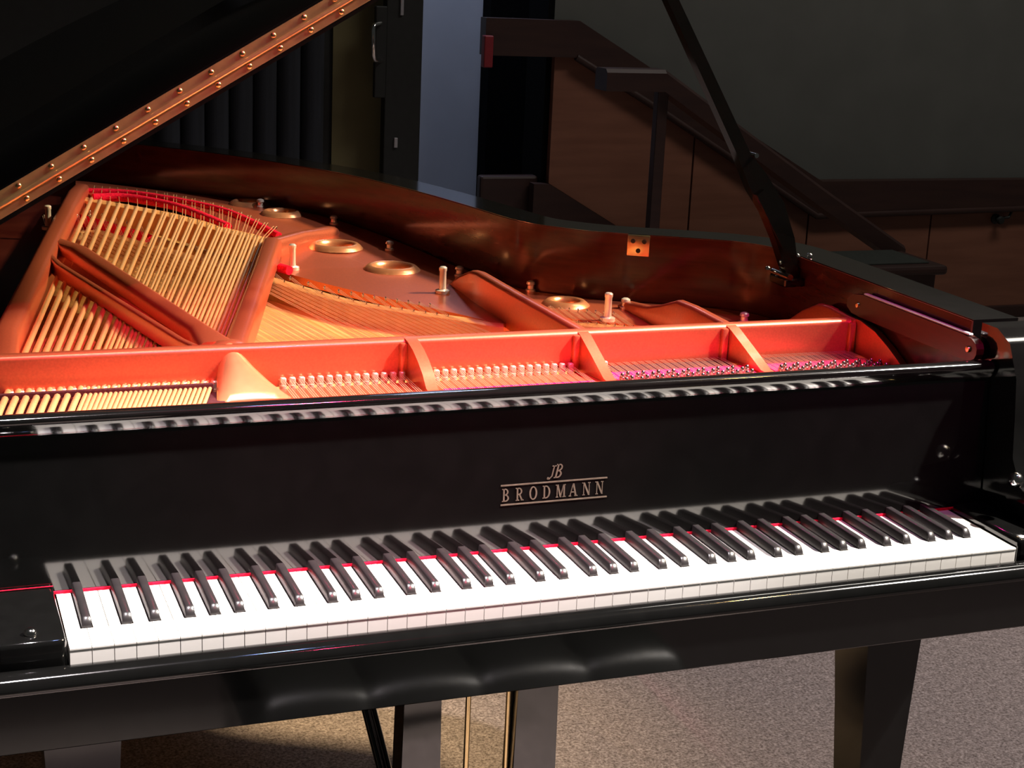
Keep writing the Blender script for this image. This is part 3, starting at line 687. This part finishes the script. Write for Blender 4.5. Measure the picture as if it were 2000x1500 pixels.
for k in range(28):
    s = -.13 + .027 + k*.0519
    for z, o in ((.2845, 0.0), (.3045, .0)):
        if s + o < 1.35: put('hinge_screw', hs, hinge, tuple(lidx((s + o, LY - .0016, z))))
# prop stick ---------------------------------------------------------
def pr(x, z): return (x, zr(z))
prop = [pr(1.253, .222), pr(1.222, .290), pr(1.196, .336), pr(1.168, .372), pr(1.134, .436), pr(.990, .676), pr(.876, .868), pr(.890, .880), pr(1.010, .677), pr(1.160, .436), pr(1.194, .400), pr(1.232, .352), pr(1.258, .292), pr(1.274, .226)]
bm = nb(); prism(bm, prop, 'y', .690, .712); bevel_all(bm, .002, 1, 25); ps = obj('prop_stick', bm, 'black', piano)
bm = nb(); prism(bm, [pr(1.233, .276), pr(1.176, .366), pr(1.188, .376), pr(1.247, .284)], 'y', .684, .691); obj('half_prop', bm, 'black', ps)
bm = nb(); tube(bm, [(1.168, .682, zr(.432)), (1.168, .716, zr(.432))], .004, 10); obj('prop_pin', bm, 'chrome', ps, smooth=60)
bm = nb(); box(bm, 1.236, 1.2755, .672, .725, zr(.212), zr(.226), .002, 1); pbk = obj('prop_hinge', bm, 'black', piano)
bm = nb(); tube(bm, [(1.245, .672, zr(.228)), (1.245, .73, zr(.228))], .006, 12); obj('hinge_pin', bm, 'chrome', pbk, smooth=60)
for (x, y, z) in ((1.272, .70, .262), (1.29, .69, .264), (1.232, .725, .236)):
    bm = nb(); lathe(bm, [(0, 0), (.0055, 0), (.005, .003), (.0025, .005), (0, .0055)], 12); obj('hinge_screw', bm, 'chrome', pbk, smooth=60, loc=(x, y, zr(z) - .003))

# ------------------------------------------------------------------ piano bench (seen mirrored in the key bed)
bench = empty('piano_bench', (.60, -.565, 0))
tag(bench, 'black tufted leather piano bench in front of the keyboard', 'bench')
bx0, bx1, by0, by1, bt = .268, .925, -.74, -.385, .482
bm = nb(); NX, NY = 64, 32
def hgt(u, v):
    cu, cv = u*4, v*2
    a = abs(math.sin(math.pi*cu)); b = abs(math.sin(math.pi*cv))
    puff = .016*(a**.55)*(b**.55 if .02 < v < .98 else 0.6)
    ex = min(u, 1 - u)*(bx1 - bx0); ey = min(v, 1 - v)*(by1 - by0)
    e = min(ex, ey); rd = .03
    edge_ = 0 if e > rd else -(rd - math.sqrt(max(0, rd*rd - (rd - e)**2)))
    return bt - .012 + puff + edge_
G = [[bm.verts.new((bx0 + (bx1 - bx0)*i/NX, by0 + (by1 - by0)*k/NY, hgt(i/NX, k/NY))) for k in range(NY + 1)] for i in range(NX + 1)]
for i in range(NX):
    for k in range(NY): bm.faces.new((G[i][k], G[i+1][k], G[i+1][k+1], G[i][k+1]))
rim_v = [G[i][0] for i in range(NX + 1)] + [G[NX][k] for k in range(1, NY + 1)] + [G[i][NY] for i in range(NX - 1, -1, -1)] + [G[0][k] for k in range(NY - 1, 0, -1)]
prev = rim_v
for dz, puff in ((.395, .012), (.02, .0)):
    cur_ = []
    for v in rim_v:
        u = (v.co.x - bx0)/(bx1 - bx0); w_ = (v.co.y - by0)/(by1 - by0)
        ox = puff*abs(math.sin(math.pi*4*u))**.5; oy = puff
        x, y = v.co.x, v.co.y
        if dz > .1:
            if w_ < .01: y -= .003 + ox
            if w_ > .99: y += .003 + ox
            if u < .01: x -= .010
            if u > .99: x += .010
            cur_.append(bm.verts.new((x, y, bt - .045)))
        else: cur_.append(bm.verts.new((x, y, bt - .085)))
    n = len(cur_)
    for i in range(n): bm.faces.new((prev[i], prev[(i+1) % n], cur_[(i+1) % n], cur_[i]))
    prev = cur_
bm.faces.new(prev); obj('cushion', bm, 'leather', bench, smooth=60)
for u in (.25, .5, .75):
    for v in (.5,):
        bm = nb(); lathe(bm, [(0, .004), (.006, .003), (.010, 0), (.010, -.004), (0, -.004)], 14); obj('button', bm, 'leather', bench, smooth=60, loc=(bx0 + (bx1 - bx0)*u, by0 + (by1 - by0)*v, bt - .009))
bm = nb(); box(bm, bx0 + .015, bx1 - .015, by0 + .015, by1 - .015, bt - .15, bt - .083, .004); obj('seat_frame', bm, 'black', bench)
for x in (bx0 + .045, bx1 - .045):
    for y in (by0 + .045, by1 - .045):
        bm = nb(); loft(bm, [[(x - h, y - h, z), (x + h, y - h, z), (x + h, y + h, z), (x - h, y + h, z)] for z, h in ((bt - .14, .026), (0, .018))]); obj('leg', bm, 'black', bench)
